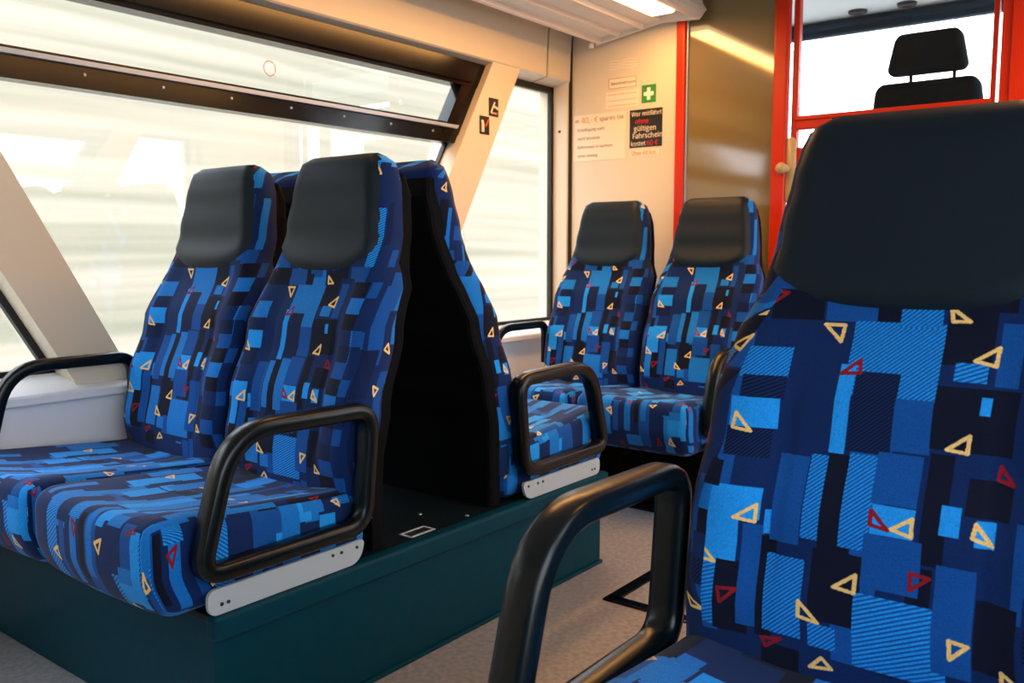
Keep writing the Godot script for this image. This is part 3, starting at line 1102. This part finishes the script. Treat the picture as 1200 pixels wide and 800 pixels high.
func rear_seats() -> void:
	# unseen seats facing the cab, added partly for the shade they cast
	var g := "blue patterned train seats facing the cab"
	seat("blue patterned aisle seat facing the large navy-headed seat across its footwell", g, Vector3(-0.31, -0.035, 0.55), PI, 2)
	seat("blue patterned window seat facing the far side seats across their footwell", g, Vector3(0.19, -0.035, 0.55), PI, 2)
	seat("blue patterned seat back to back with the large navy-headed seat, facing the cab", g, Vector3(-0.31, -0.035, ROW_N - 0.65), PI, 3, 1)
	seat("blue patterned far side window seat facing the cab, back to back with its neighbour", g, Vector3(0.19, -0.035, ROW_N - 0.65), PI, 1)

func flat(called: String, label: String, category: String, lo: Vector2, hi: Vector2, m: Material) -> Node3D:
	var o := thing(called, label, category, Vector3((lo.x + hi.x) / 2.0, (lo.y + hi.y) / 2.0, END_Z))
	var h := (hi - lo) / 2.0
	var st := sgt()
	rbox(st, Vector3(-h.x, -h.y, 0.0002), Vector3(h.x, h.y, 0.0016), 0.0004)
	done(st, "sheet", m, o)
	return o

func strip(parent: Node, called: String, lo: Vector2, hi: Vector2, m: Material, z := 0.0014) -> void:
	var st := sgt()
	rbox(st, Vector3(lo.x, lo.y, z), Vector3(hi.x, hi.y, z + 0.0008), 0.0002)
	done(st, called, m, parent)

func signs() -> void:
	var o := flat("first_aid_sign", "green sticker with a white cross on the cream bulkhead", "sign", Vector2(-2.106, 1.697), Vector2(-2.030, 1.780), M.green)
	strip(o, "cross_bar", Vector2(-0.026, -0.009), Vector2(0.026, 0.009), M.white)
	strip(o, "cross_bar", Vector2(-0.009, -0.028), Vector2(0.009, 0.028), M.white, 0.0016)
	o = flat("fare_poster", "black fare notice with white and red lettering on the bulkhead", "poster", Vector2(-2.168, 1.493), Vector2(-1.994, 1.670), M.dark_board)
	lettering(o, "line", "Wer mitfährt", 0.021, Vector3(-0.078, 0.068, 0.002), M.film)
	lettering(o, "line", "ohne", 0.024, Vector3(-0.058, 0.034, 0.002), M.red_ink)
	lettering(o, "line", "gültigen", 0.025, Vector3(-0.064, 0.0, 0.002), M.film)
	lettering(o, "line", "Fahrschein", 0.025, Vector3(-0.072, -0.034, 0.002), M.film)
	lettering(o, "line", "kostet", 0.022, Vector3(-0.080, -0.070, 0.002), M.film)
	lettering(o, "line", "60 €", 0.024, Vector3(0.005, -0.070, 0.002), M.red_ink)
	o = flat("orange_caption", "small sticker with orange writing under the black fare notice", "sticker", Vector2(-2.166, 1.452), Vector2(-2.005, 1.482), M.film)
	lettering(o, "line", "Über 60 km", 0.019, Vector3(-0.072, -0.0, 0.002), M.orange_ink)
	o = flat("white_notice", "large pale notice with faint printed lines beside the black poster", "notice", Vector2(-2.490, 1.448), Vector2(-2.190, 1.672), M.film)
	lettering(o, "line", "Ab", 0.016, Vector3(-0.140, 0.084, 0.002), M.grey_ink)
	lettering(o, "line", "40,- €", 0.030, Vector3(-0.105, 0.086, 0.002), M.gold_ink)
	lettering(o, "line", "sparen Sie", 0.022, Vector3(0.002, 0.086, 0.002), M.grey_ink)
	for k in 4:
		lettering(o, "line", ["Ermäßigung nach", "zwölf Monaten", "Bahnreisen in Sachsen", "ohne Umweg"][k], 0.015, Vector3(-0.125, 0.040 - 0.042 * k, 0.002), M.grey_ink)
	o = flat("label_plate", "small framed label with dark lettering above the white cross sticker", "label", Vector2(-2.288, 1.780), Vector2(-2.134, 1.830), M.film)
	lettering(o, "line", "Baureihenraum", 0.0145, Vector3(-0.064, 0.0, 0.002), M.ink)
	for e in [[-0.076, -0.024, 0.076, -0.022], [-0.076, 0.022, 0.076, 0.024], [-0.076, -0.024, -0.074, 0.024], [0.074, -0.024, 0.076, 0.024]]:
		strip(o, "border", Vector2(e[0], e[1]), Vector2(e[2], e[3]), M.grey_ink)
	o = flat("ruled_label", "pale label with two reddish lines left of the white cross sticker", "label", Vector2(-2.302, 1.690), Vector2(-2.120, 1.768), M.film)
	for y in [0.022, -0.006, -0.030]:
		strip(o, "printed_line", Vector2(-0.080, y), Vector2(0.078, y + 0.003), M.pale_red)
	o = flat("engraved_plate", "clear plate with wavy embossed lines under the ceiling", "plate", Vector2(-2.292, 1.865), Vector2(-2.122, 1.918), M.cream)
	for k in 4:
		var st := sgt(true)
		for i in 12:
			var x := -0.08 + i * 0.0133
			cyl(st, Vector3(x, 0.018 - k * 0.012 + 0.003 * sin(i * 0.9 + k), 0.002), Vector3(x + 0.0133, 0.018 - k * 0.012 + 0.003 * sin((i + 1) * 0.9 + k), 0.002), 0.0012, 0.0012, 6)
		done(st, "wavy_line", M.white, o)
	# two pictograms on the cream pillar
	for e in [[1.640, -3.135, 0], [1.555, -3.070, 1]]:
		var q := thing("pictogram_sticker", ["small black pictogram of a hammer on the cream slanted pillar", "small black and red pictogram of a figure on the cream slanted pillar"][e[2]], "sticker", Vector3(side_x(-1, LINING), e[0], e[1]), PI / 2.0, "")
		var st := sgt()
		rbox(st, Vector3(-0.034, -0.040, 0.0002), Vector3(0.034, 0.040, 0.0016), 0.0004)
		done(st, "sheet", M.ink, q)
		if e[2] == 0:
			st = sgt()
			cyl(st, Vector3(-0.020, -0.026, 0.002), Vector3(0.006, 0.022, 0.002), 0.004, 0.004, 6)
			cyl(st, Vector3(0.0, 0.004, 0.002), Vector3(0.028, -0.004, 0.002), 0.006, 0.006, 6)
			done(st, "hammer_mark", M.film, q)
			st = sgt()
			cyl(st, Vector3(-0.014, -0.026, 0.002), Vector3(0.018, -0.026, 0.002), 0.005, 0.005, 6)
			done(st, "figure_mark", M.pale_red, q)
		else:
			st = sgt()
			cyl(st, Vector3(-0.014, -0.030, 0.002), Vector3(-0.014, 0.008, 0.002), 0.009, 0.009, 6)
			cyl(st, Vector3(-0.014, 0.014, 0.001), Vector3(-0.014, 0.014, 0.0025), 0.009, 0.009, 12)
			done(st, "figure_mark", M.film, q)
			st = sgt()
			cyl(st, Vector3(0.006, -0.004, 0.002), Vector3(0.028, 0.026, 0.002), 0.005, 0.005, 6)
			done(st, "stroke_mark", M.red_ink, q)
	# faint round mark on the hopper pane
	var rs := thing("round_pane_sticker", "faint pink ring sticker on the hopper vent pane", "sticker", Vector3(side_x(-1, 1.573), 1.632, -1.975), 0.0)
	var tm := TorusMesh.new()
	tm.inner_radius = 0.022
	tm.outer_radius = 0.027
	tm.rings = 28
	tm.ring_segments = 4
	var ri := inst(tm, "ring", M.faint, rs)
	ri.rotation.z = PI / 2.0
	ri.scale = Vector3(1, 0.1, 1)
